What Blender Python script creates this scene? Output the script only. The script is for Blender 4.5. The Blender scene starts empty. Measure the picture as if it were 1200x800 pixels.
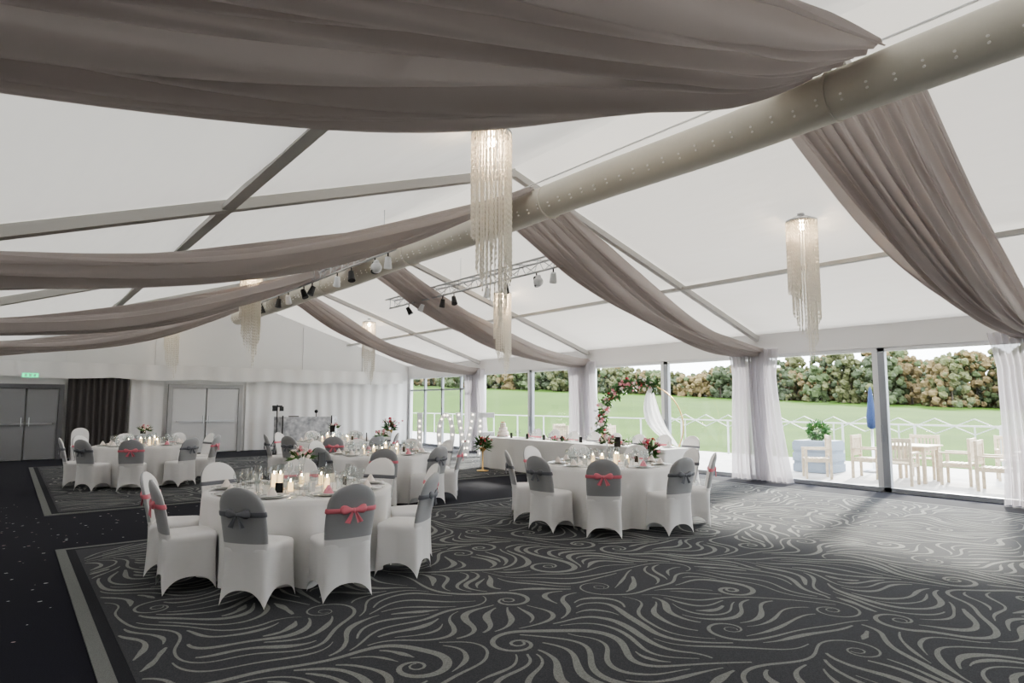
import bpy, math, random
from mathutils import Vector, Matrix, noise
random.seed(7)
pi=math.pi
S=bpy.context.scene
S.view_settings.view_transform='AgX'
try: S.view_settings.look='AgX - Medium High Contrast'
except Exception: pass

# ------------------------------------------------------------------ materials
def nodes(m):
    m.use_nodes=True
    nt=m.node_tree
    return nt, nt.nodes, nt.links
def pmat(name,col,rough=.6,metal=0,emis=None,es=0,trans=0,bump=None,var=None,sheen=0,coat=0,spec=.5):
    m=bpy.data.materials.new(name); nt,N,L=nodes(m)
    b=N['Principled BSDF']
    b.inputs['Base Color'].default_value=(*col,1)
    b.inputs['Roughness'].default_value=rough
    b.inputs['Metallic'].default_value=metal
    b.inputs['Transmission Weight'].default_value=trans
    b.inputs['Sheen Weight'].default_value=sheen
    b.inputs['Coat Weight'].default_value=coat
    b.inputs['Specular IOR Level'].default_value=spec
    if emis:
        b.inputs['Emission Color'].default_value=(*emis,1); b.inputs['Emission Strength'].default_value=es
    tc=N.new('ShaderNodeTexCoord')
    if var:
        n=N.new('ShaderNodeTexNoise'); n.inputs['Scale'].default_value=var[0]; n.inputs['Detail'].default_value=4
        L.new(tc.outputs['Object'],n.inputs['Vector'])
        r=N.new('ShaderNodeValToRGB'); r.color_ramp.elements[0].position=.3; r.color_ramp.elements[1].position=.7
        r.color_ramp.elements[0].color=(*var[1],1); r.color_ramp.elements[1].color=(*col,1)
        L.new(n.outputs['Fac'],r.inputs['Fac']); L.new(r.outputs['Color'],b.inputs['Base Color'])
    if bump:
        n=N.new('ShaderNodeTexNoise'); n.inputs['Scale'].default_value=bump[0]; n.inputs['Detail'].default_value=3
        L.new(tc.outputs['Object'],n.inputs['Vector'])
        bp=N.new('ShaderNodeBump'); bp.inputs['Strength'].default_value=bump[1]; bp.inputs['Distance'].default_value=bump[2]
        L.new(n.outputs['Fac'],bp.inputs['Height']); L.new(bp.outputs['Normal'],b.inputs['Normal'])
    return m
def cloth(name,col,tcol,fac,transp=0,bump=None):
    m=bpy.data.materials.new(name); nt,N,L=nodes(m)
    N.remove(N['Principled BSDF']); out=N['Material Output']
    d=N.new('ShaderNodeBsdfDiffuse'); d.inputs['Color'].default_value=(*col,1)
    t=N.new('ShaderNodeBsdfTranslucent'); t.inputs['Color'].default_value=(*tcol,1)
    mx=N.new('ShaderNodeMixShader'); mx.inputs[0].default_value=fac
    L.new(d.outputs[0],mx.inputs[1]); L.new(t.outputs[0],mx.inputs[2])
    last=mx
    if bump:
        tc=N.new('ShaderNodeTexCoord'); mp=N.new('ShaderNodeMapping'); mp.inputs['Scale'].default_value=bump[3] if len(bump)>3 else (1,1,1)
        L.new(tc.outputs['Object'],mp.inputs['Vector'])
        n=N.new('ShaderNodeTexNoise'); n.inputs['Scale'].default_value=bump[0]; n.inputs['Detail'].default_value=3
        L.new(mp.outputs[0],n.inputs['Vector'])
        bp=N.new('ShaderNodeBump'); bp.inputs['Strength'].default_value=bump[1]; bp.inputs['Distance'].default_value=bump[2]
        L.new(n.outputs['Fac'],bp.inputs['Height']); L.new(bp.outputs['Normal'],d.inputs['Normal'])
    if transp>0:
        tr=N.new('ShaderNodeBsdfTransparent'); m2=N.new('ShaderNodeMixShader'); m2.inputs[0].default_value=transp
        L.new(mx.outputs[0],m2.inputs[1]); L.new(tr.outputs[0],m2.inputs[2]); last=m2
    L.new(last.outputs[0],out.inputs[0])
    return m
def math_node(N,L,op,a,b=None,c=None):
    n=N.new('ShaderNodeMath'); n.operation=op
    for i,v in enumerate((a,b,c)):
        if v is None: continue
        if isinstance(v,(int,float)): n.inputs[i].default_value=v
        else: L.new(v,n.inputs[i])
    return n.outputs[0]
def glassmat(name,tint=(1,1,1),edge=.5,base=.04):
    m=bpy.data.materials.new(name); nt,N,L=nodes(m)
    N.remove(N['Principled BSDF']); out=N['Material Output']
    t=N.new('ShaderNodeBsdfTransparent'); t.inputs[0].default_value=(*tint,1)
    g=N.new('ShaderNodeBsdfGlossy'); g.inputs['Roughness'].default_value=.03
    f=N.new('ShaderNodeLayerWeight'); f.inputs['Blend'].default_value=.5
    fac=math_node(N,L,'MULTIPLY_ADD',math_node(N,L,'POWER',f.outputs['Facing'],3.5),edge,base)
    mx=N.new('ShaderNodeMixShader'); L.new(fac,mx.inputs[0]); L.new(t.outputs[0],mx.inputs[1]); L.new(g.outputs[0],mx.inputs[2])
    L.new(mx.outputs[0],out.inputs[0]); return m

M_carpet=pmat('charcoal_carpet',(.082,.085,.095),1,var=(150,(.036,.038,.045)),spec=.2,sheen=.04)
M_swirl=pmat('carpet_swirl_yarn',(.30,.31,.30),1,var=(150,(.165,.17,.165)),spec=.2,sheen=.04)
M_navy=pmat('navy_carpet',(.013,.014,.027),1,var=(120,(.006,.006,.012)),spec=.25,sheen=.03)
M_border=pmat('carpet_border',(.23,.24,.235),1,var=(150,(.15,.155,.155)),spec=.15)
M_darkborder=pmat('carpet_border_dark',(.045,.048,.055),1,var=(150,(.03,.03,.036)),spec=.15)
M_ceil=cloth('marquee_lining',(.88,.86,.82),(.92,.87,.80),.09,bump=(1.2,.5,.16,(1,.35,1)))
M_wallf=cloth('white_wall_fabric',(.82,.81,.81),(.8,.8,.8),.04)
M_wall=pmat('white_panel',(.76,.76,.76),.5)
M_drape=cloth('taupe_voile',(.52,.475,.465),(.57,.52,.505),.40,transp=.03)
M_curt=cloth('sheer_curtain',(.60,.575,.60),(.66,.635,.675),.36,transp=.16)
M_dcurt=cloth('dark_curtain',(.13,.12,.12),(.1,.1,.1),.1)
M_duct=pmat('duct_fabric',(.62,.59,.52),.6,bump=(6,.25,.02))
M_hole=pmat('duct_nozzle',(.9,.88,.84),.5)
M_beam=pmat('rafter_grey',(.52,.51,.49),.6)
M_alu=pmat('aluminium',(.55,.56,.58),.3,.9)
M_white=pmat('white_frame',(.80,.81,.83),.35)
M_fence=pmat('weathered_white_paint',(.42,.43,.43),.6)
M_grey=pmat('grey_frame',(.36,.38,.42),.4)
M_black=pmat('black_metal',(.015,.015,.017),.4)
M_chairw=pmat('white_spandex',(.83,.82,.82),.6,sheen=.3,bump=(30,.05,.005))
M_chairg=pmat('grey_satin_hood',(.38,.385,.40),.45,sheen=.3)
M_pink=pmat('coral_pink_satin',(.82,.25,.31),.4)
M_gbow=pmat('slate_satin',(.18,.185,.21),.4)
M_cloth=pmat('white_tablecloth',(.85,.84,.83),.7,sheen=.2,bump=(4,.2,.02))
M_plate=pmat('porcelain',(.85,.85,.84),.15)
M_glass=glassmat('drinking_glass',(.90,.92,.92),.8,.1)
M_pane=glassmat('window_glass',(.96,.98,.97),.35,.035)
M_gold=pmat('brass',(.8,.55,.25),.3,.9)
M_wax=pmat('candle_wax',(.9,.82,.65),.5,emis=(1,.65,.3),es=2)
M_leaf=pmat('leaf_green',(.08,.19,.05),.5,var=(9,(.03,.09,.03)))
M_rose=pmat('rose_pink',(.85,.40,.46),.6,var=(30,(.68,.22,.29)))
M_rosew=pmat('rose_white',(.85,.78,.74),.6)
M_red=pmat('red_petals',(.65,.06,.10),.5)
M_wood=pmat('pale_teak_wood',(.60,.52,.41),.6,var=(14,(.45,.37,.28)))
M_bark=pmat('tree_bark',(.10,.08,.06),.9,var=(3,(.06,.05,.04)))
M_patio=pmat('patio_stone',(.42,.41,.40),.8,var=(2.5,(.33,.32,.32)))
M_planter=pmat('planter_bluegrey',(.22,.26,.32),.7)
M_para=pmat('navy_canvas',(.02,.04,.11),.8)
M_bulb=pmat('warm_bulb',(1,.8,.5),.3,emis=(1,.76,.48),es=70)
M_cryst=cloth('crystal_strand',(.92,.90,.87),(.95,.92,.86),.5,transp=.1)
M_sign=pmat('exit_sign_green',(.0,.5,.2),.4,emis=(.02,.9,.35),es=1.5)
M_door=pmat('grey_door',(.28,.28,.29),.5)
M_dj=pmat('booth_scrim',(.80,.80,.82),.6,var=(7,(.35,.36,.40)))

# ------------------------------------------------------------------ mesh builder
class MB:
    def __init__(s): s.v=[]; s.f=[]; s.m=[]; s.s=[]
    def add(s,vs,fs,m=0,sm=False):
        o=len(s.v); s.v+= [tuple(v) for v in vs]
        for i,f in enumerate(fs):
            s.f.append([o+k for k in f]); s.m.append(m[i] if isinstance(m,list) else m); s.s.append(sm)
    def box(s,c,d,rz=0,m=0,mat=None):
        hx,hy,hz=d[0]/2,d[1]/2,d[2]/2
        vs=[Vector((x,y,z)) for x in(-hx,hx) for y in(-hy,hy) for z in(-hz,hz)]
        R=mat if mat is not None else Matrix.Rotation(rz,3,'Z')
        vs=[R@v+Vector(c) for v in vs]
        s.add(vs,[(0,1,3,2),(4,6,7,5),(0,4,5,1),(2,3,7,6),(0,2,6,4),(1,5,7,3)],m)
    def bar(s,p1,p2,w,h,m=0,up=(0,0,1)):
        p1=Vector(p1);p2=Vector(p2);d=p2-p1;l=d.length;y=d.normalized();u=Vector(up)
        x=y.cross(u).normalized(); z=x.cross(y)
        R=Matrix((x,y,z)).transposed()
        s.box((p1+p2)/2,(w,l,h),m=m,mat=R)
    def tube(s,pts,rs,n=8,m=0,caps=True,sm=True):
        pts=[Vector(p) for p in pts]
        if not isinstance(rs,(list,tuple)): rs=[rs]*len(pts)
        vs=[];fs=[];pu=None
        for i,p in enumerate(pts):
            d=(pts[min(i+1,len(pts)-1)]-pts[max(i-1,0)]).normalized()
            a=pu if pu is not None else (Vector((0,0,1)) if abs(d.z)<.9 else Vector((1,0,0)))
            x=d.cross(a).normalized(); y=x.cross(d).normalized(); pu=y
            for k in range(n):
                t=2*pi*k/n; vs.append(p+(x*math.cos(t)+y*math.sin(t))*rs[i])
        for i in range(len(pts)-1):
            for k in range(n):
                k2=(k+1)%n; fs.append((i*n+k,i*n+k2,(i+1)*n+k2,(i+1)*n+k))
        s.add(vs,fs,m,sm)
        if caps: s.add(vs[:n],[tuple(range(n))],m); s.add(vs[-n:],[tuple(range(n))[::-1]],m)
    def lathe(s,prof,c=(0,0,0),n=16,m=0,sm=True):
        vs=[];fs=[];c=Vector(c)
        for r,z in prof:
            for k in range(n):
                t=2*pi*k/n; vs.append(c+Vector((r*math.cos(t),r*math.sin(t),z)))
        for i in range(len(prof)-1):
            for k in range(n):
                k2=(k+1)%n; fs.append((i*n+k,i*n+k2,(i+1)*n+k2,(i+1)*n+k))
        s.add(vs,fs,m,sm)
    def ball(s,c,r,n=8,m=0,sz=(1,1,1),jit=0):
        vs=[];fs=[];k2=n//2+1;c=Vector(c)
        for i in range(k2+1):
            a=pi*i/k2
            for k in range(n):
                t=2*pi*k/n; q=r*(1+random.uniform(-jit,jit))
                vs.append(c+Vector((sz[0]*q*math.sin(a)*math.cos(t),sz[1]*q*math.sin(a)*math.sin(t),sz[2]*q*math.cos(a))))
        for i in range(k2):
            for k in range(n):
                b=(k+1)%n; fs.append((i*n+k,(i+1)*n+k,(i+1)*n+b,i*n+b))
        s.add(vs,fs,m,True)
    def grid(s,fn,nu,nv,m=0,sm=True,closed=False):
        vs=[fn(u/nu,v/nv) for v in range(nv+1) for u in range(nu+1)]
        fs=[(v*(nu+1)+u,v*(nu+1)+u+1,(v+1)*(nu+1)+u+1,(v+1)*(nu+1)+u) for v in range(nv) for u in range(nu)]
        s.add(vs,fs,m,sm)
    def mesh(s,name,mats):
        me=bpy.data.meshes.new(name); me.from_pydata(s.v,[],s.f); 
        for m in mats: me.materials.append(m)
        me.polygons.foreach_set('material_index',s.m); me.polygons.foreach_set('use_smooth',s.s); me.update(); return me
    def obj(s,name,mats,loc=(0,0,0),rz=0):
        return put(name,s.mesh(name,mats),loc,rz)
def put(name,me,loc=(0,0,0),rz=0,parent=None):
    o=bpy.data.objects.new(name,me); S.collection.objects.link(o); o.location=loc; o.rotation_euler=(0,0,rz)
    if parent: o.parent=parent
    return o

# ------------------------------------------------------------------ room constants
XL,XR,YF,YB=-2.2,12.6,-7.1,22.8
XRD,ZRD,SL=5.9,5.2,.32
RAFT=[-4.0,2.75,7.5,12.6,17.8]
def roofz(x): return ZRD-SL*abs(x-XRD)
CZ=.018   # carpet top

# floor
b=MB(); b.box(((XL+XR)/2,(YF+YB)/2,-.05),(XR-XL,YB-YF,.1)); b.obj('floor',[M_navy])
# woven swirl pattern: evenly spaced flowing tendrils with curled ends
def tendrils(x0,x1,y0,y1,seed):
    rnd=random.Random(seed); CS=.12; occ={}
    def near(x,y,dd,me):
        cx,cy=int(x//CS),int(y//CS)
        for i in(-1,0,1):
            for j in(-1,0,1):
                for (a,c,l) in occ.get((cx+i,cy+j),()):
                    if l!=me and (a-x)**2+(c-y)**2<dd*dd: return True
        return False
    def put_(x,y,l): occ.setdefault((int(x//CS),int(y//CS)),[]).append((x,y,l))
    def ang(x,y):
        return -.45+3.2*noise.noise(Vector((x*.8,y*.8,seed)))+1.7*noise.noise(Vector((x*1.9,y*1.9,seed+9)))
    lines=[]; st=.03; lid=0
    n=int((x1-x0)*(y1-y0)*85)
    for _ in range(n):
        sx,sy=rnd.uniform(x0,x1),rnd.uniform(y0,y1)
        if near(sx,sy,.085,-1): continue
        lid+=1; halves=[]; wid=rnd.choice([.012,.015,.019,.024])
        for sg in (1,-1):
            x,y=sx,sy; pts=[]; L=0; mx=rnd.uniform(.4,1.8); hook=0; th=ang(x,y)+(0 if sg==1 else pi); cs=rnd.choice((-1,1))
            while len(pts)<130:
                if L<mx:
                    t=ang(x,y)+(0 if sg==1 else pi)
                    d=(t-th+pi)%(2*pi)-pi; th+=max(-.35,min(.35,d))
                else:
                    hook+=1; th+=cs*st/max(.045,.24-.0062*hook)
                    if hook>36: break
                x+=st*math.cos(th); y+=st*math.sin(th); L+=st
                if not(x0<x<x1 and y0<y<y1) or near(x,y,.048+wid*.5,lid): break
                pts.append((x,y))
            halves.append(pts)
        pl=halves[1][::-1]+[(sx,sy)]+halves[0]
        if len(pl)<8: continue
        for p in pl: put_(p[0],p[1],lid)
        lines.append((pl,wid))
    return lines
def carpet(name,x0,x1,y0,y1,py0,seed):
    b=MB(); z=.012
    b.box(((x0+x1)/2,(y0+y1)/2,z/2),(x1-x0,y1-y0,z),m=1)
    q=.09
    b.box(((x0+x1)/2,(y0+y1)/2,z/2+.002),(x1-x0-2*q,y1-y0-2*q,z),m=2)
    q=.17
    b.box(((x0+x1)/2,(y0+y1)/2,z/2+.004),(x1-x0-2*q,y1-y0-2*q,z),m=0)
    for pl,w in tendrils(x0+q+.02,x1-q-.02,py0,y1-q-.02,seed):
        n=len(pl); vs=[]; fs=[]
        for i,(x,y) in enumerate(pl):
            a=pl[max(0,i-1)]; c=pl[min(n-1,i+1)]; dx,dy=c[0]-a[0],c[1]-a[1]; l=math.hypot(dx,dy) or 1
            t=i/(n-1); ww=w*(.35+.65*min(1,4*t,4*(1-t)))*(1+.25*math.sin(t*9+x))
            vs.append((x-dy/l*ww,y+dx/l*ww,.0172)); vs.append((x+dy/l*ww,y-dx/l*ww,.0172))
        for i in range(n-1): fs.append((2*i,2*i+1,2*i+3,2*i+2))
        b.add(vs,fs,3)
    b.obj(name,[M_carpet,M_border,M_darkborder,M_swirl])
carpet('patterned_carpet',.5,11.6,-6.5,8.7,-2.5,1)
carpet('patterned_carpet',.5,11.6,11.4,20.1,11.6,2)
# confetti
b=MB()
for i in range(420):
    if i%3: x=random.uniform(-1.6,.45); y=random.uniform(2.5,13)
    else: x=random.uniform(-1.5,5); y=random.uniform(8.8,11.3)
    r=random.uniform(.006,.02); a=random.random()*pi
    vs=[Vector((x+r*math.cos(a+k*pi/3),y+r*math.sin(a+k*pi/3)*.7,.003+.001*(k%2))) for k in range(6)]
    b.add(vs,[tuple(range(6))],m=i%4==0 and 1 or 0)
b.obj('confetti',[pmat('paper_white',(.6,.6,.6),.6),pmat('paper_pink',(.5,.35,.35),.6)])

# walls
b=MB(); b.box((XL-.05,(YF+YB)/2,1.35),(.1,YB-YF,2.75)); b.obj('wall_left',[M_wallf])
def gable(name,y,th,mat):
    b=MB()
    vs=[(XL,y,0),(XR,y,0),(XR,y,roofz(XR)+.1),(XRD,y,ZRD+.1),(XL,y,roofz(XL)+.1)]
    vs2=[(a,c+th,d) for a,c,d in vs]
    b.add(vs+vs2,[(0,1,2,3,4),(9,8,7,6,5)]+[(i,i+5,(i+1)%5+5,(i+1)%5) for i in range(5)])
    b.obj(name,[mat])
gable('wall_back',YB,.1,M_wall); gable('wall_front',YF-.1,.1,M_wall)
# ceiling slopes with gentle billow between rafters
def billow(x,y):
    k=((y+2.4)%5.05)/5.05
    e=min(1,abs(x-XRD)/1.5)*min(1,abs(x-(XL if x<XRD else XR))/1.5)
    return -.11*math.sin(pi*k)*e
b=MB()
b.grid(lambda u,v:(XL-.1+(XRD-XL+.1)*u,YF+(YB-YF)*v,roofz(XL-.1+(XRD-XL+.1)*u)+billow(XL+(XRD-XL)*u,YF+(YB-YF)*v)),24,180)
b.grid(lambda u,v:(XRD+(XR+.1-XRD)*u,YF+(YB-YF)*v,roofz(XRD+(XR+.1-XRD)*u)+billow(XRD+(XR-XRD)*u,YF+(YB-YF)*v)),24,180)
b.obj('ceiling',[M_ceil])
# rafters and purlins
for y in RAFT:
    b=MB()
    b.bar((XL,y,roofz(XL)-.09),(XRD,y,ZRD-.09),.16,.12)
    b.bar((XR-.05,y,roofz(XR)-.09),(XRD,y,ZRD-.09),.10,.10)
    b.obj('roof_rafter',[M_beam])
for x in (1.8,10.0):
    b=MB(); b.bar((x,YF,roofz(x)-.12),(x,YB,roofz(x)-.12),.12,.06); b.obj('roof_purlin',[M_beam])
b=MB(); b.tube([(XRD,YF,4.80),(XRD,YB,4.80)],.012,6)
b.obj('duct_suspension_rail',[M_white])

# ventilation duct
b=MB(); Rt=.23; zt=4.45
pts=[];rs=[]
y=YF
while y<YB:
    pts.append((XRD,y,zt+.015*math.sin(y*1.3))); rs.append(Rt); y+=.5
b.tube(pts,rs,28,0)
for yy in [v*4.0-5.35 for v in range(7)]:
    b.tube([(XRD,yy-.012,zt),(XRD,yy+.012,zt)],Rt+.015,28,0)
y=-3; i=0
while y<22.5:
    for an in (200,212,328,-20):
        a=math.radians(an+(5 if i%2 else 0)); d=Vector((math.cos(a),0,math.sin(a))); c=Vector((XRD,y,zt))+d*Rt
        b.tube([c-d*.02,c+d*.017],.011,8,1)
    y+=.22; i+=1
b.obj('ventilation_duct',[M_duct,M_hole])

# ------------------------------------------------------------------ drapes
def drape(name,y0,x0,z0,x1,z1,sag,w0,wm,w1,seed,tilt,yend=None):
    rnd=random.Random(seed); ph=[rnd.random()*6.28 for _ in range(6)]
    nf=12; yend=y0 if yend is None else yend
    def f(u,v):
        x=x0+(x1-x0)*v; z=z0+(z1-z0)*v-4*sag*v*(1-v)
        w=(w0*(1-v)**2+2*wm*v*(1-v)+w1*v*v)
        uu=u-.5
        warp=.05*math.sin(uu*7+v*3+ph[0])
        y=y0+(yend-y0)*min(1,v*3)+(uu+warp*.6*(1-v*.5))*w
        k=math.sin(2*pi*nf*u+ph[1]+1.4*math.sin(v*3+ph[2]))+.6*math.sin(2*pi*nf*.53*u+ph[3]+v*4)+.4*math.sin(2*pi*nf*1.9*u+ph[0]+v*2)
        z+=.062*k*(.5+.5*min(1,v*5)) + (.16*(2*uu)**2+tilt*2*uu)*(.1+math.sin(pi*v)*.9)
        z+=.04*math.sin(v*9+u*5+ph[4])*math.sin(pi*v)
        z-= .14*math.sin(pi*v)*abs(math.sin(2.3*u*pi+ph[5]))
        return (x,y,z)
    b=MB(); b.grid(f,220,64); return b.obj(name,[M_drape])
for i,y in enumerate(RAFT):
    drape('ceiling_drape',y-.0,XRD+.17,4.66,XR-.2,2.68,.46,1.35,1.05,.5,i,0.02)
    if i==1: drape('ceiling_drape',y-.1,XRD-.17,4.66,XL+.1,2.6,.37,1.0,1.8,1.5,50+i,-0.06,y-.38)
    else: drape('ceiling_drape',y-.05,XRD-.17,4.66,XL+.1,2.70,.52,1.35,1.25,1.1,50+i,0.12)

# curtains on the window wall
def curtain(y0,seed):
    rnd=random.Random(seed); p=[rnd.random()*6 for _ in range(4)]
    def f(u,v):
        z=2.72*(1-v)+.02*v
        w=.92+.42*v**1.5+.2*max(0,1-v*5)
        y=y0+(u-.5)*w+.03*math.sin(v*4+p[0])-.12*v
        x=XR-.27+.07*math.sin(2*pi*12*u+p[1]+.8*math.sin(v*2.4))+.025*math.sin(2*pi*5.3*u+p[2]+v*2)
        return (x,y,z)
    b=MB(); b.grid(f,200,24); return b.obj('window_curtain',[M_curt])
for i,y in enumerate(RAFT): curtain(y,i)

# ------------------------------------------------------------------ window wall
ZW=2.62
b=MB(); b.box((XR+.05,(YF+YB)/2,(ZW+roofz(XR)+.1)/2),(.14,YB-YF,roofz(XR)+.1-ZW)); 
b.obj('wall_right',[M_wallf])
bounds=[YF]+RAFT+[YB]
for i in range(len(bounds)-1):
    y0,y1=bounds[i],bounds[i+1]; b=MB(); X=XR+.05
    b.box((X,(y0+y1)/2,ZW-.035),(.1,y1-y0,.07),m=0)
    b.box((X,(y0+y1)/2,.04),(.1,y1-y0,.08),m=1)
    for yy in (y0+.09,y1-.09): b.box((X,yy,ZW/2),(.12,.18,ZW-.01),m=0)
    ym=(y0+y1)/2
    if i==len(bounds)-2:
        for yy in [y0+(y1-y0)*k/4 for k in range(1,4)]:
            b.box((X,yy,ZW/2),(.08,.09,ZW-.01),m=1)
        b.box((X,(y0+y1)/2,2.1),(.08,y1-y0,.06),m=1)
    else:
        b.box((X,ym-.06,ZW/2),(.1,.12,ZW-.01),m=1)
        b.box((X+.02,ym+.055,ZW/2),(.1,.10,ZW-.01),m=0)
        b.box((X-.06,ym-.02,1.05),(.03,.03,.3),m=1)
    b.add([(X,y0+.1,.05),(X,y1-.1,.05),(X,y1-.1,ZW-.05),(X,y0+.1,ZW-.05)],[(0,1,2,3)],2)
    b.obj('window_%d'%(i+1),[M_white,M_grey,M_pane])

# ------------------------------------------------------------------ back wall dressing
def pleats(name,x0,x1,z0,z1,y,mat,amp=.02,per=.22):
    n=max(8,int((x1-x0)/per*8))
    b=MB(); b.grid(lambda u,v:(x0+(x1-x0)*u,y+amp*math.sin(2*pi*(x1-x0)*u/per+.6*math.sin(v*3+u*9))+.3*amp*math.sin((x1-x0)*u*11),z0+(z1-z0)*v),n,8)
    return b.obj(name,[mat])
pleats('wall_lining_panel',-2.15,-.55,0.02,2.5,YB-.06,M_wallf,.015,.4)
pleats('wall_lining_panel',2.95,3.85,0.02,2.5,YB-.06,M_wallf,.015,.4)
pleats('wall_lining_panel',6.35,12.5,0.02,2.5,YB-.06,M_wallf,.018,.45)
pleats('dark_door_curtain',1.35,2.9,0.02,2.45,YB-.13,M_dcurt,.05,.17)
b=MB()
def val(u,v):
    x=XL+.05+(XR-XL-.45)*u
    return (x,YB-.26+.02*math.sin(x*9),2.78-(.42+.05*abs(math.sin(x*1.3)))*v)
b.grid(val,240,5); b.obj('valance',[M_wallf])
b=MB()
for x in (-1.2,1.3,3.6,8.3,10.6): b.bar((x,YB-.02,2.6),(x,YB-.02,roofz(x)-.1),.05,.03,up=(0,1,0))
b.obj('trim_1',[M_wall])
def double_door(name,x0,x1,zt,fm,lm):
    b=MB(); y=YB-.08
    b.box(((x0+x1)/2,y,zt+.06),(x1-x0+.24,.14,.12),m=1)
    for x in (x0-.06,x1+.06): b.box((x,y,zt/2),(.12,.14,zt),m=1)
    xm=(x0+x1)/2
    for a,c in ((x0,xm-.01),(xm+.01,x1)):
        b.box(((a+c)/2,y-.01,zt/2+.01),(c-a-.02,.06,zt-.03),m=0)
    for x in (xm-.09,xm+.09): b.tube([(x,y-.09,.95),(x,y-.09,1.2)],.014,8,2); b.tube([(x,y-.09,1.0),(x,y-.03,1.0)],.01,6,2)
    b.box((xm,y-.08,1.02),(x1-x0-.25,.03,.05),m=2)
    b.obj(name,[lm,fm,M_alu])
double_door('door_1',-.35,1.15,2.02,pmat('dark_frame',(.14,.14,.15),.5),M_door)
double_door('door_2',4.1,6.1,2.08,pmat('doorframe_white',(.42,.42,.43),.5),pmat('door_white',(.66,.66,.67),.4))
b=MB(); b.box((.45,YB-.33,2.38),(.42,.05,.16),m=1); b.box((.45,YB-.36,2.38),(.36,.02,.11),m=0); 
for dx in (-.1,.0,.1): b.box((.45+dx,YB-.372,2.38),(.05,.004,.06),m=1)
b.obj('exit_sign',[M_sign,M_white])

# ------------------------------------------------------------------ trusses
def truss(x,y0,y1,z):
    b=MB(); t=.12
    ch=[(x-t,z+.10),(x+t,z+.10),(x,z-.10)]
    for cx,cz in ch: b.tube([(cx,y0,cz),(cx,y1,cz)],.02,8)
    n=int((y1-y0)/.25)
    for k in range(n):
        ya=y0+(y1-y0)*k/n; yb=y0+(y1-y0)*(k+1)/n; p=[(cx,ya,cz) for cx,cz in ch]; q=[(cx,yb,cz) for cx,cz in ch]
        for i,j in ((0,1),(1,2),(2,0)):
            b.tube([p[i],q[j]] if k%2 else [q[i],p[j]],.008,5)
    for yy in (y0+.4,(y0+y1)/2,y1-.4): b.tube([(x,yy,z+.1),(x,yy,roofz(x)-.12)],.006,4)
    k=y0+.25; i=0
    while k<y1:
        b.tube([(x,k,z-.1),(x,k,z-.2)],.012,6,1)
        d=Vector((random.uniform(-.5,.5),random.uniform(-.6,.6),-1)).normalized(); c=Vector((x,k,z-.25))
        b.tube([c-d*.07,c+d*.02,c+d*.11],[.045,.055,.065],10,1 if i%3 else 2)
        k+=[.45,.9,.6,1.2][i%4]; i+=1
    for zz,r,yy in ((-.2,.05,y0+.65),(-.28,.09,y0+.65)): b.ball((x,yy,z+zz),r,14,2)
    return b.obj('lighting_truss',[M_alu,M_black,M_white])
truss(7.3,7.9,14.2,4.03); truss(4.5,8.6,15.4,4.03)

# ------------------------------------------------------------------ chandeliers
def chandelier_mesh():
    b=MB(); rnd=random.Random(3)
    b.lathe([(0,0),(.205,0),(.205,-.025),(0,-.025)],n=32,m=1)
    b.lathe([(0,.1),(.05,.1),(.05,.07),(0,.07)],n=12,m=1)
    for k in range(3):
        a=2*pi*k/3; b.tube([(0,0,.09),(.19*math.cos(a),.19*math.sin(a),0)],.004,4,1)
    b.ball((0,0,-.09),.05,10,m=2)
    def strand(x,y,L):
        seg=max(6,int(L/.028)); pts=[];rs=[]
        for i in range(seg+1): pts.append((x,y,-.02-L*i/seg)); rs.append(.0028 if i%2 else .010)
        b.tube(pts,rs,4,0,caps=False,sm=False)
    for ring,(R,n) in enumerate(((.20,40),(.15,24),(.10,14))):
        for k in range(n):
            f=k/n; a=2*pi*f
            if ring==0: L=.90+.70*f**1.5
            elif ring==1: L=1.1+.75*f
            else: L=1.25+.8*f
            strand(R*math.cos(a),R*math.sin(a),L+rnd.uniform(-.02,.02))
    return b.mesh('chandelier',[M_cryst,M_alu,M_bulb])
cm=chandelier_mesh()
for (x,y,rot) in ((3.66,5.0,.4),(3.7,13.2,1),(3.7,21.0,.5),(8.6,4.4,.5),(8.74,11.5,.8),(8.7,18.3,.5)):
    z=roofz(x)-.19
    o=put('chandelier',cm,(x,y,z),rot)
    l=bpy.data.lights.new('chandelier_bulb','POINT'); l.energy=20; l.color=(1,.78,.52); l.shadow_soft_size=.06
    lo=bpy.data.objects.new('chandelier_bulb',l); S.collection.objects.link(lo); lo.parent=o; lo.location=(0,0,-.2)

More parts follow.
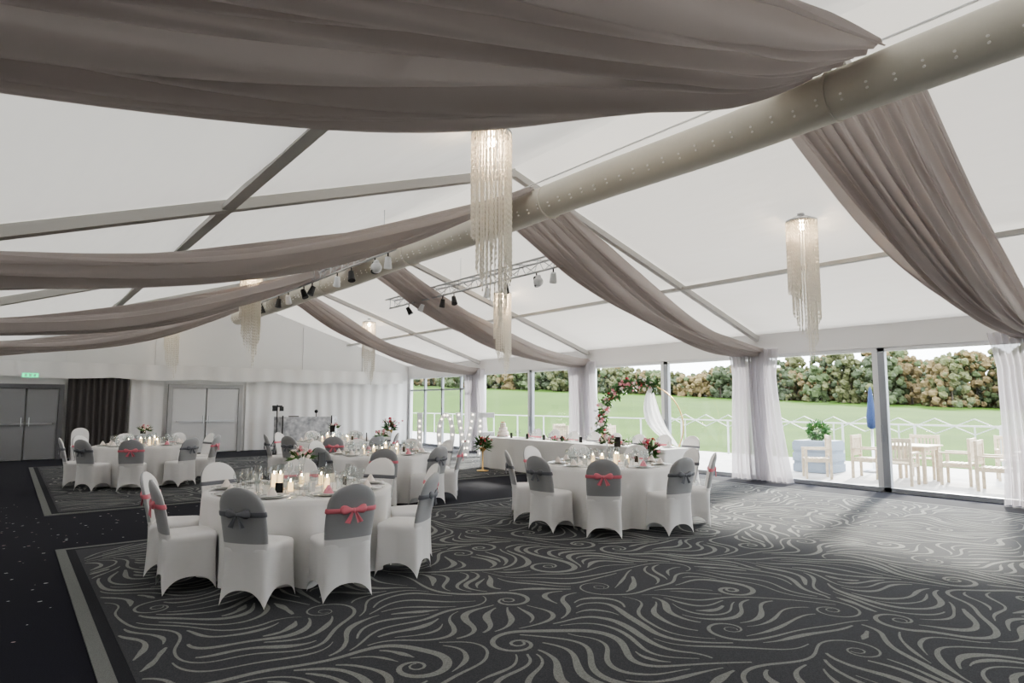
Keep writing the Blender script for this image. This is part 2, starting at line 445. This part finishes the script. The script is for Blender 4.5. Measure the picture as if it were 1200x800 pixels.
# ------------------------------------------------------------------ chairs
def chair_mesh(bow):
    b=MB(); N=72
    def per(th,n=5):
        c,s=math.cos(th),math.sin(th); r=(abs(c)**n+abs(s)**n)**(-1/n); return r*c,r*s
    rings=[]
    for sc,z in ((.02,.485),(.5,.483),(.85,.477),(.96,.465),(1.0,.445)):
        rings.append([(.215*sc*per(2*pi*k/N)[0],.215*sc*per(2*pi*k/N)[1],z) for k in range(N)])
    for j in range(1,13):
        s=j/12; ring=[]
        for k in range(N):
            th=2*pi*k/N; px,py=per(th)
            q0=min(abs(px),abs(py))/max(abs(px),abs(py)); 
            zb=.125*(1-q0**3)
            z=.445*(1-s)+zb*s
            q=1+.10*s*s*q0**3-.10*math.sin(pi*min(1,s*.85))*(1-q0)*.8 - .06*s*(1-q0)
            ring.append((.215*px*q,.215*py*q,z))
        rings.append(ring)
    vs=[p for r in rings for p in r]; fs=[]
    for i in range(len(rings)-1):
        for k in range(N):
            k2=(k+1)%N; fs.append((i*N+k,i*N+k2,(i+1)*N+k2,(i+1)*N+k))
    b.add(vs,fs,0,True)
    # back
    n=32; V=22
    def cy(v): return -.185-.09*v-.03*v*v
    def hw(v):
        w=.195+.012*math.sin(pi*min(1,v*1.1))
        if v>.66: w*=max(0.02,(1-((v-.66)/.34)**2.3))**(1/2.2)
        return w
    vs=[];fs=[];ms=[]
    for i in range(V+1):
        v=i/V; 
        vv=v if v<.66 else .66+.34*math.sin((v-.66)/.34*pi/2)
        z=.42+.51*vv; w=hw(vv); t=.032*(1 if vv<.8 else max(.15,(1-((vv-.8)/.2)**2))**.5)
        for k in range(n):
            a=2*pi*k/n; c,s=math.cos(a),math.sin(a)
            x=w*math.copysign(abs(c)**.55,c); y=cy(vv)+t*math.copysign(abs(s)**.8,s)+.02*(x/.2)**2
            vs.append((x,y,z))
    for i in range(V):
        for k in range(n):
            k2=(k+1)%n; fs.append((i*n+k,i*n+k2,(i+1)*n+k2,(i+1)*n+k))
            am=2*pi*(k+.5)/n; ms.append(1 if (math.sin(am)<.1 and i>=3) else 0)
    b.add(vs,fs,ms,True)
    b.add(vs[-n:],[tuple(range(n))],1,True)
    if bow:
        v0=(.70-.42)/.51
        vs=[];fs=[]
        for z in (.70,.708,.732,.74):
            v=(z-.42)/.51; w=hw(v)+.006; o=.004 if z in(.708,.732) else 0
            for k in range(n):
                a=2*pi*k/n; c,s=math.cos(a),math.sin(a)
                x=(w+o)*math.copysign(abs(c)**.55,c); y=cy(v)+(.037+o)*math.copysign(abs(s)**.8,s)+.02*(x/.2)**2
                vs.append((x,y,z))
        for i in range(3):
            for k in range(n):
                k2=(k+1)%n; fs.append((i*n+k,i*n+k2,(i+1)*n+k2,(i+1)*n+k))
        b.add(vs,fs,2,True)
        yb=cy(v0)-.052
        b.ball((0,yb,.72),.018,10,2,(1,.8,1.2))
        for sg in (-1,1):
            prof=[(.0,.010),(.03,.020),(.06,.034),(.085,.037),(.105,.028),(.112,.008)]
            vs=[];fs=[]
            for (px,h) in prof:
                for k in range(10):
                    a=2*pi*k/10; vs.append((sg*px,yb+.015*math.sin(a)*(h/.04)**.5-.004+.015*(px/.13),.722+px*.08+h*math.cos(a)))
            for i in range(len(prof)-1):
                for k in range(10):
                    k2=(k+1)%10; fs.append((i*10+k,i*10+k2,(i+1)*10+k2,(i+1)*10+k))
            b.add(vs,fs,2,True); b.add(vs[-10:],[tuple(range(10))],2)
            b.grid(lambda u,v:(sg*(.01+.045*v+(u-.5)*(.018+.03*v)),yb-.004+.006*math.sin(u*6),.715-.10*v+(.015*u*v)),4,5,2)
    return b.mesh('dining_chair',[M_chairw,M_chairg,M_pink if bow==1 else M_gbow])
CH={1:chair_mesh(1),2:chair_mesh(2),0:chair_mesh(0)}
def chair(x,y,face,kind):
    oncar = x>.5 and (y<8.7 or 11.4<y<20.1)
    put('dining_chair',CH[kind],(x,y,CZ if oncar else 0),face-pi/2)

# ------------------------------------------------------------------ tables
R=.88
def cloth_mesh():
    b=MB(); n=180
    prof=[(.001,.752),(.4,.752),(.8,.752),(.95,.751),(1,.745)]
    vs=[]
    for f,z in prof:
        for k in range(n):
            t=2*pi*k/n; vs.append((R*f*math.cos(t),R*f*math.sin(t),z))
    lv=16
    for j in range(1,lv+1):
        s=j/lv
        for k in range(n):
            t=2*pi*k/n
            w=math.sin(13*t+.8*math.sin(3*t))+.45*math.sin(21*t+1+s)
            r=R*(1.004)-.06*s+ .055*s**.8*w
            vs.append((r*math.cos(t),r*math.sin(t),.745-.735*s))
    rows=len(prof)+lv; fs=[]
    for i in range(rows-1):
        for k in range(n):
            k2=(k+1)%n; fs.append((i*n+k,(i+1)*n+k,(i+1)*n+k2,i*n+k2))
    b.add(vs,fs,0,True); return b.mesh('round_table',[M_cloth])
def wineglass(b,x,y,z,h=.19,m=0):
    b.lathe([(.001,0),(.033,.001),(.033,.004),(.005,.01),(.004,h*.45),(.02,h*.52),(.036,h*.68),(.036,h*.8),(.029,h)],(x,y,z),12,m)
def settings_mesh(n=9):
    b=MB(); rnd=random.Random(5); zt=.753
    for k in range(n):
        a=2*pi*k/n; ca,sa=math.cos(a),math.sin(a)
        def P(r,t): return (r*ca-t*sa, r*sa+t*ca)
        x,y=P(.70,0); b.lathe([(.001,.004),(.09,.004),(.135,.016),(.137,.018),(.09,.008),(.001,.008)],(x,y,zt),20,0)
        b.lathe([(.001,.012),(.06,.012),(.09,.022),(.091,.024),(.001,.018)],(x,y,zt),16,0)
        b.lathe([(.05,.02),(.035,.05),(.012,.09),(.001,.095)],(x,y,zt),8,2 if k%4==1 else 1)
        for t in (-.17,.17,.2): x,y=P(.70,t); b.bar((*P(.60,t),zt+.004),(*P(.80,t),zt+.004),.014,.003,4)
        x,y=P(.50,.12); wineglass(b,x,y,zt,.20,3)
        x,y=P(.47,.03); wineglass(b,x,y,zt,.17,3)
        x,y=P(.55,.19); wineglass(b,x,y,zt,.18,3)
        x,y=P(.52,-.13); b.lathe([(.001,.001),(.03,.001),(.035,.11)],(x,y,zt),10,3)
        x,y=P(.42,-.05); b.box((x,y,zt+.05),(.07,.01,.09),a+pi/2+.2,5 if k%3==0 else 0)
        x,y=P(.60,.24+rnd.uniform(-.02,.02)); b.ball((x,y,zt+.02),.02,8,1)
    return b.mesh('place_settings',[M_plate,M_rosew,M_rose,M_glass,M_alu,M_black])
def leafq(b,c,d,l,w,m):
    c=Vector(c); d=Vector(d).normalized(); sd=d.cross(Vector((random.uniform(-1,1),random.uniform(-1,1),random.uniform(-.3,1)))).normalized()
    b.add([c,c+d*l*.5+sd*w,c+d*l,c+d*l*.5-sd*w],[(0,1,2,3)],m)
def rose(b,c,r,m):
    c=Vector(c)
    b.ball(c,r*.6,8,m,jit=.05)
    for k in range(9):
        d=Vector((random.gauss(0,1),random.gauss(0,1),random.gauss(.3,1))).normalized()
        b.ball(c+d*r*.45,r*.5,6,m,(1,1,.6))
def centre_mesh():
    b=MB(); z=.753
    b.lathe([(.001,.0),(.2,.0),(.2,.008),(.001,.008)],(0,0,z),28,3)
    b.lathe([(.06,.008),(.06,.02),(.022,.05),(.022,.22),(.045,.30)],(0,0,z),16,4)
    for k in range(24):
        a=random.random()*2*pi; r=random.random()**.5*.11
        rose(b,(r*math.cos(a),r*math.sin(a),z+.33+.07*random.random()-r*.3),random.uniform(.020,.032),random.choice([0,1,1,1,1]))
    for k in range(40):
        a=random.random()*2*pi; leafq(b,(.04*math.cos(a),.04*math.sin(a),z+.29),(math.cos(a),math.sin(a),random.uniform(-.3,1.4)),random.uniform(.08,.14),.011,5)
    for (a,r,h) in ((.4,.27,.16),(2.3,.29,.21),(4.0,.26,.14),(5.3,.3,.18),(1.2,.33,.12),(3.1,.2,.24)):
        x,y=r*math.cos(a),r*math.sin(a)
        b.lathe([(.001,.001),(.035,.001),(.035,h)],(x,y,z),14,4)
        b.lathe([(.026,.004),(.026,h*.6),(.001,h*.6)],(x,y,z),12,6)
        b.ball((x,y,z+h*.6+.015),.008,6,7,(1,1,2))
    for k in range(6):
        a=random.random()*2*pi; r=random.uniform(.2,.4); rose(b,(r*math.cos(a),r*math.sin(a),z+.02),.018,random.choice([0,1,1]))
    b.bar((.12,-.22,z),(.12,-.22,z+.22),.006,.006,4,up=(0,1,0)); b.box((.12,-.22,z+.28),(.10,.006,.14),.5,8)
    return b.mesh('floral_centrepiece',[M_rose,M_rosew,M_red,M_alu,M_glass,M_leaf,M_wax,M_bulb,M_black])
TM=cloth_mesh(); SM=settings_mesh(); CM=centre_mesh()
tabs=[((2.33,6.36),-130,9,[2,1,2,1,2,1,2,1,1]),((6.60,6.25),-137,9,[1,2,1,2,1,2,1,2,2]),((2.2,14.8),-104,9,[1,2,1,2,1,2,1,2,2]),
      ((5.05,10.05),-118,9,[1,2,1,2,1,2,1,2,2]),((5.7,13.6),-112,9,[1,2,1,2,1,2,1,2,2])]
for i,(c,off,n,kinds) in enumerate(tabs):
    tz0=0 if i==3 else CZ
    put('round_table',TM,(c[0],c[1],tz0)); put('place_settings',SM,(c[0],c[1],tz0),math.radians(off)); put('floral_centrepiece',CM,(c[0],c[1],tz0),i*1.3)
    for k in range(n):
        a=math.radians(off+k*360/n+random.uniform(-3,3)); r=1.10+random.uniform(-.02,.04); tw=random.uniform(-.1,.1)
        if i==0 and k==0: a=math.radians(-126); tw=-.3; r=1.10
        if i==0 and k==1: a=math.radians(-93); tw=.0; r=1.12
        if i==0 and k==n-1: a=math.radians(-174); r=1.03; tw=-.15
        chair(c[0]+r*math.cos(a),c[1]+r*math.sin(a),a+pi+tw,kinds[k])
chair(1.6,20.9,-pi/2,0)

# head table
def head_table(cx,cy,lx,ly):
    b=MB(); n=260
    def pt(t):
        P=2*(lx+ly); d=t*P
        if d<ly: return (lx/2,-ly/2+d,1,0)
        d-=ly
        if d<lx: return (lx/2-d,ly/2,0,1)
        d-=lx
        if d<ly: return (-lx/2,ly/2-d,-1,0)
        d-=ly
        return (-lx/2+d,-ly/2,0,-1)
    vs=[];lv=12
    for j in range(lv+1):
        s=j/lv
        for k in range(n):
            x,y,nx,ny=pt(k/n); o=.01*s+.025*s*(math.sin(k*.55)+.4*math.sin(k*.91+1)); vs.append((x+nx*o,y+ny*o,.75-.735*s))
    fs=[(i*n+k,(i+1)*n+k,(i+1)*n+(k+1)%n,i*n+(k+1)%n) for i in range(lv) for k in range(n)]
    b.add(vs,fs,0,True); b.box((0,0,.745),(lx,ly,.012),m=0)
    return b.obj('head_table',[M_cloth],(cx,cy,.01))
HX,HY,HL=9.75,10.35,5.7
head_table(HX,HY,.78,HL)
b=MB()
k=-HL/2+.35
i=0
while k<HL/2-1.1:
    z=.768
    b.lathe([(.001,.004),(.09,.004),(.135,.016),(.137,.018),(.001,.008)],(.2,k,z),18,0)
    b.lathe([(.05,.02),(.035,.06),(.001,.13)],(.2,k,z),8,2 if i%2 else 1)
    wineglass(b,.0,k+.1,z,.2,3); wineglass(b,-.02,k+.2,z,.17,3); b.lathe([(.001,.001),(.03,.001),(.035,.11)],(.02,k-.15,z),10,3)
    b.box((-.1,k+.28,z+.06),(.01,.08,.12),0,5)
    k+=.6; i+=1
for k in (-1.6,.2,):
    for q in range(26):
        rose(b,(random.uniform(-.12,.05)-.18,k+random.gauss(0,.16),.80+abs(random.gauss(0,.04))),random.uniform(.025,.04),random.choice([6,1,1,2]))
    for q in range(40): leafq(b,(-.18,k+random.gauss(0,.18),.79),(random.uniform(-1,1),random.uniform(-1,1),random.uniform(0,.8)),.12,.018,7)
b.obj('head_table_settings',[M_plate,M_rosew,M_rose,M_glass,M_alu,M_black,M_red,M_leaf],(HX,HY,-.004))
for k in range(8): chair(HX+.78,HY-HL/2+.45+k*.68,pi,[2,1][k%2])
b=MB(); z=.764
b.lathe([(.001,0),(.17,0),(.17,.02),(.001,.02)],(0,0,z),24,1)
for r,h0,h1 in ((.14,.02,.13),(.105,.13,.24),(.07,.24,.34)): b.lathe([(.001,h0),(r,h0),(r,h1-.01),(r-.01,h1),(.001,h1)],(0,0,z),28,0)
for q in range(22):
    a=random.random()*6.28; h=random.choice([(.14,.03),(.105,.14),(.07,.25),(.03,.35)]); rose(b,(h[0]*math.cos(a),h[0]*math.sin(a),z+h[1]+.01),.022,2+q%2)
b.obj('wedding_cake',[M_rosew,M_alu,M_rose,M_red],(9.75,12.8,0))

def floor_flowers(x,y,h,name='flower_stand'):
    b=MB()
    b.lathe([(.001,0),(.14,0),(.14,.02),(.02,.04),(.015,h*.5),(.02,h*.6),(.07,h*.66),(.09,h*.72)],n=20,m=3)
    for q in range(34):
        a=random.random()*6.28; r=abs(random.gauss(0,.12)); rose(b,(r*math.cos(a),r*math.sin(a),h*.78+random.random()*h*.25),random.uniform(.025,.045),random.choice([0,1,0,1,2]))
    for q in range(110):
        a=random.random()*6.28; leafq(b,(.04*math.cos(a),.04*math.sin(a),h*.7+random.random()*.15),(math.cos(a),math.sin(a),random.uniform(-.5,1.8)),random.uniform(.15,.28),.018,4)
    b.obj(name,[M_rose,M_rosew,M_red,M_gold,M_leaf],(x,y,CZ if (y<8.7 or y>11.4) else 0))
floor_flowers(8.85,12.4,.75); floor_flowers(8.6,16.6,1.15); floor_flowers(8.55,7.2,.95)

# hoop arch
b=MB(); hx,hy=11.55,9.9; dr=Vector((.42,-.907,0)); nr=Vector((-.907,-.42,0))
C=Vector((hx,hy,1.08)); RR=.97
b.tube([C+(dr*math.cos(t)+Vector((0,0,1))*math.sin(t))*RR for t in [2*pi*k/64 for k in range(65)]],.014,8,0,caps=False)
for sg in (-.5,.5):
    b.bar(C+dr*sg-Vector((0,0,1.06))+nr*.3,C+dr*sg-Vector((0,0,1.06))-nr*.3,.05,.03,0)
    b.bar(C+dr*sg-Vector((0,0,1.05)),C+dr*sg-Vector((0,0,.80)),.03,.03,0)
b.bar(C-dr*.6-Vector((0,0,1.06)),C+dr*.6-Vector((0,0,1.06)),.05,.03,0)
for q in range(125):
    t=math.radians(random.uniform(74,188)); p=C+(dr*math.cos(t)+Vector((0,0,1))*math.sin(t))*(RR+random.gauss(0,.06))+nr*random.gauss(.02,.06)
    rose(b,p,random.uniform(.035,.062),random.choice([1,2,2,1,1,2,3]))
for q in range(560):
    t=math.radians(random.uniform(64,200)); p=C+(dr*math.cos(t)+Vector((0,0,1))*math.sin(t))*(RR+random.gauss(0,.06))+nr*random.gauss(0,.06)
    leafq(b,p,(random.gauss(0,1),random.gauss(0,1),random.gauss(0,1)),random.uniform(.1,.19),.028,4)
def hc(u,v):
    top=C+(dr*math.cos(math.radians(75))+Vector((0,0,1))*math.sin(math.radians(75)))*RR
    end=C+(dr*math.cos(math.radians(-28))+Vector((0,0,1))*math.sin(math.radians(-28)))*RR
    p=top.lerp(end,v); sw=math.sin(pi*v)
    p=p+dr*(-.22*sw+ (u-.5)*.40*sw**.7)+Vector((0,0,-.12*sw))+nr*(.03*math.sin(u*22)*sw+.05)
    return tuple(p)
b.grid(hc,40,24,5)
b.obj('floral_hoop_arch',[M_gold,M_rose,M_rosew,M_red,M_leaf,cloth('white_chiffon',(.88,.88,.88),(.88,.88,.88),.35)])

# LOVE letters
b=MB(); H=1.3; T=.18; w=.15
def lbar(x1,z1,x2,z2): b.bar((x1,0,z1),(x2,0,z2),w,T,0,up=(0,1,0))
lbar(-1.05,0,-1.05,H); lbar(-1.1,.075,-.62,.075)
n=36
vs=[];fs=[]
for k in range(n):
    t=2*pi*k/n; c,s=math.cos(t),math.sin(t)
    for (rx,rz,y) in ((.27,H/2,-T/2),(.125,H/2-.14,-T/2),(.125,H/2-.14,T/2),(.27,H/2,T/2)): vs.append((-.28+rx*c,y,H/2+rz*s))
for k in range(n):
    k2=(k+1)%n
    for j in range(4): fs.append((k*4+j,k*4+(j+1)%4,k2*4+(j+1)%4,k2*4+j))
b.add(vs,fs,0)
lbar(.08,H,.31,.03); lbar(.54,H,.31,.03)
lbar(.74,0,.74,H)
for zz in (.075,H/2,H-.075): lbar(.74,zz,1.16,zz)
for x in (-1.05,.74):
    for zs in [.16*k+.1 for k in range(7)]: b.ball((x,-T/2-.015,zs),.028,8,1)
for k in range(14):
    t=2*pi*k/14; b.ball((-.28+.2*math.cos(t),-T/2-.015,H/2+(H/2-.06)*math.sin(t)),.028,8,1)
for k in range(7):
    b.ball((.10+.2*k/6.,-T/2-.015,H-.06-(H-.12)*k/6.),.028,8,1); b.ball((.52-.2*k/6.,-T/2-.015,H-.06-(H-.12)*k/6.),.028,8,1)
b.obj('love_letters',[M_white,pmat('marquee_bulb',(1,.95,.85),.3,emis=(1,.88,.7),es=4)],(10.55,16.2,CZ),math.radians(-33))

# DJ booth
b=MB()
b.box((0,0,.58),(1.5,.05,1.16),m=0)
for sx in (-1,1):
    b.bar((sx*.75,0,.58),(sx*.98,.45,.58),.05,1.16,0); b.tube([(sx*.76,-.03,0),(sx*.76,-.03,1.2)],.02,8,1)
b.box((0,.35,.9),(1.4,.55,.04),m=1)
for sx in (-.65,.65):
    for yy in (.12,.58): b.box((sx,yy,.44),(.04,.04,.88),m=1)
b.box((0,.33,.98),(.5,.34,.1),m=1); b.box((-.4,.36,1.06),(.32,.02,.24),m=1); 
b.tube([(.3,.3,.92),(.3,.3,1.3)],.012,6,1); b.ball((.3,.3,1.33),.06,10,1)
b.obj('dj_booth',[M_dj,M_black],(7.7,20.6,.0),math.radians(-15))
b=MB()
b.tube([(0,0,0.02),(0,0,1.55)],.018,8)
for k in range(3):
    a=2*pi*k/3; b.tube([(0,0,.55),(.35*math.cos(a),.35*math.sin(a),0.01)],.012,6)
    b.tube([(0,0,.25),(.2*math.cos(a),.2*math.sin(a),.24)],.008,6)
b.box((0,0,1.5),(.3,.05,.05)); b.box((-.1,-.05,1.42),(.1,.1,.14)); b.box((.12,-.05,1.42),(.1,.1,.14))
b.obj('lighting_stand',[M_black],(6.75,20.7,0))

# ------------------------------------------------------------------ exterior
b=MB(); b.box((15.6,8,-.06),(5.9,60,.1)); b.obj('patio',[M_patio])
def tz(x,y):
    s=min(1,max(0,(x-20)/45)); s=s*s*(3-2*s)
    return -.12+ s*max(0,(y-20))*.050 + .25*noise.noise(Vector((x*.03,y*.03,0)))*s
b=MB(); b.grid(lambda u,v:(18.4+220*u,-80+380*v,tz(18.4+220*u,-80+380*v)),60,90)
b.obj('lawn',[pmat('grass',(.052,.100,.014),1,var=(.12,(.036,.074,.010)),spec=.1)])
b=MB(); b.box((-60,8,-.6),(100,200,.1)); 
b.obj('ground',[pmat('ground_grass',(.08,.15,.03),.9)])
b=MB(); X=18.2
y=-6
while y<40:
    b.box((X,y,.52),(.045,.045,1.06)); y+=1.8
b.box((X,17,1.05),(.04,46,.04))
b.obj('patio_railing',[M_fence])
b=MB(); y=-4
while y<20:
    b.bar((24,y,.60),(24,y+1.1,1.1),.03,.03,up=(1,0,0)); b.bar((24,y+1.1,1.1),(24,y+2.2,.60),.03,.03,up=(1,0,0))
    b.bar((24,y,1.1),(24,y+1.1,.60),.03,.03,up=(1,0,0)); b.bar((24,y+1.1,.60),(24,y+2.2,1.1),.03,.03,up=(1,0,0))
    b.box((24,y,.38),(.04,.04,.95)); y+=2.2
b.obj('zigzag_fence',[M_fence])
# tree line
b=MB()
def blob(c,r,m):
    n=7;k2=5;vs=[];fs=[]
    for i in range(k2+1):
        a=pi*i/k2
        for k in range(n):
            t=2*pi*k/n; d=Vector((math.sin(a)*math.cos(t),math.sin(a)*math.sin(t),math.cos(a)))
            vs.append(Vector(c)+d*r*(1+random.uniform(-.3,.3)))
    for i in range(k2):
        for k in range(n):
            q=(k+1)%n; fs.append((i*n+k,(i+1)*n+k,(i+1)*n+q,i*n+q))
    b.add(vs,fs,m,False)
for i in range(200):
    a=-.35+1.7*i/199+random.uniform(-.01,.01)
    D=108+ (max(0,.75-a))*55+random.uniform(-6,18)
    x=D*(.617+.787*a); y=D*(.787-.617*a)
    if x<30: continue
    z=tz(x,y); lf=noise.noise(Vector((a*6,3,0)))
    h=(7.4+5.0*lf+random.uniform(-1.2,1.8))*(1.1 if a>.35 else .74)
    if a>.3: h=max(6,h)
    m=random.choice([0,1,1,2,3,0,3])
    b.tube([(x,y,z-.2),(x,y,z+h*.4)],[.22,.12],6,4)
    wd=random.uniform(2.0,3.8)
    for q in range(58):
        rr=random.uniform(.28,.75); tt=random.random()*6.28; zz=random.uniform(.0,.95); sp=wd*math.sqrt(max(.25,1-((zz-.36)/.66)**2))*random.random()**.5
        blob((x+sp*math.cos(tt),y+sp*math.sin(tt),z+zz*h+.1),rr,m if random.random()<.8 else random.choice([0,1,2]))
def fol(n,c,c2):
    return pmat(n,c,.9,var=(2.5,c2))
b.obj('tree_line',[fol('foliage_green',(.10,.13,.055),(.055,.075,.036)),fol('foliage_olive',(.14,.145,.065),(.08,.085,.042)),fol('foliage_dark',(.075,.095,.05),(.045,.058,.033)),fol('foliage_autumn',(.20,.15,.07),(.12,.088,.045)),M_bark])

# patio furniture
def patio_chair_mesh():
    b=MB()
    for x in (-.26,.26):
        b.box((x,.24,.31),(.05,.05,.62)); b.box((x,-.24,.46),(.05,.05,.92)); b.box((x,0,.63),(.06,.54,.03)); b.box((x,0,.38),(.03,.5,.05))
    for k in range(6): b.box((0,-.2+k*.085,.42),(.5,.06,.02))
    b.box((0,-.24,.88),(.52,.03,.07)); b.box((0,-.24,.5),(.52,.03,.05))
    for k in range(7): b.box((-.2+k*.067,-.24,.69),(.035,.015,.34))
    return b.mesh('patio_chair',[M_wood])
def patio_table_mesh():
    b=MB()
    for x in (-.36,.36):
        for y in (-.36,.36): b.box((x,y,.36),(.06,.06,.72))
    for k in range(9): b.box((-.4+k*.1,0,.735),(.085,.9,.025))
    for s in (-1,1): b.box((0,s*.36,.68),(.76,.03,.07)); b.box((s*.36,0,.68),(.03,.76,.07))
    return b.mesh('patio_table',[M_wood])
PC=patio_chair_mesh(); PT=patio_table_mesh()
for (x,y) in ((14.5,3.1),(14.9,5.5),(14.8,0.2),(14.7,15.0)):
    put('patio_table',PT,(x,y,-.01))
    for a in range(4):
        t=a*pi/2+.1; put('patio_chair',PC,(x+.82*math.cos(t),y+.82*math.sin(t),-.01),t+pi/2)
put('patio_chair',PC,(13.9,7.0,-.01),.6); put('patio_chair',PC,(16.6,4.2,-.01),1.9)
b=MB(); b.box((0,0,.37),(.8,.8,.72)); 
for z in (.1,.35,.6):
    b.box((0,0,z),(.84,.84,.18))
for q in range(500):
    d=Vector((random.gauss(0,1),random.gauss(0,1),random.gauss(0,1))).normalized(); leafq(b,Vector((0,0,.95))+d*random.uniform(.08,.22),d,random.uniform(.06,.13),.025,1)
b.obj('planter_box',[M_planter,M_leaf],(15.2,7.6,-.01))
b=MB(); b.lathe([(.001,0),(.25,0),(.25,.06),(.03,.08),(.03,1.0)],n=20,m=1)
b.lathe([(.03,1.0),(.10,1.05),(.11,1.3),(.07,1.6),(.04,1.9),(.02,1.98),(.001,2.0)],n=12,m=0)
b.obj('closed_parasol',[M_para,M_alu],(16.1,6.75,-.01))

# ------------------------------------------------------------------ light
w=bpy.data.worlds.new('World'); S.world=w; w.use_nodes=True
bg=w.node_tree.nodes['Background']; bg.inputs[0].default_value=(.91,.95,1,1); bg.inputs[1].default_value=7.5
sl=bpy.data.lights.new('sun','SUN'); sl.energy=12; sl.angle=math.radians(5); sl.color=(1,.95,.86)
so=bpy.data.objects.new('sun',sl); S.collection.objects.link(so)
so.rotation_euler=Vector((-.86,-.22,-.40)).to_track_quat('-Z','Y').to_euler(); so.location=(30,10,20)

cam=bpy.data.cameras.new('camera'); cam.lens=22.5; cam.sensor_width=36; cam.clip_end=600
co=bpy.data.objects.new('camera',cam); S.collection.objects.link(co)
co.location=(0,0,1.6); co.rotation_euler=(math.radians(95.5),0,math.radians(-38.1))
S.camera=co
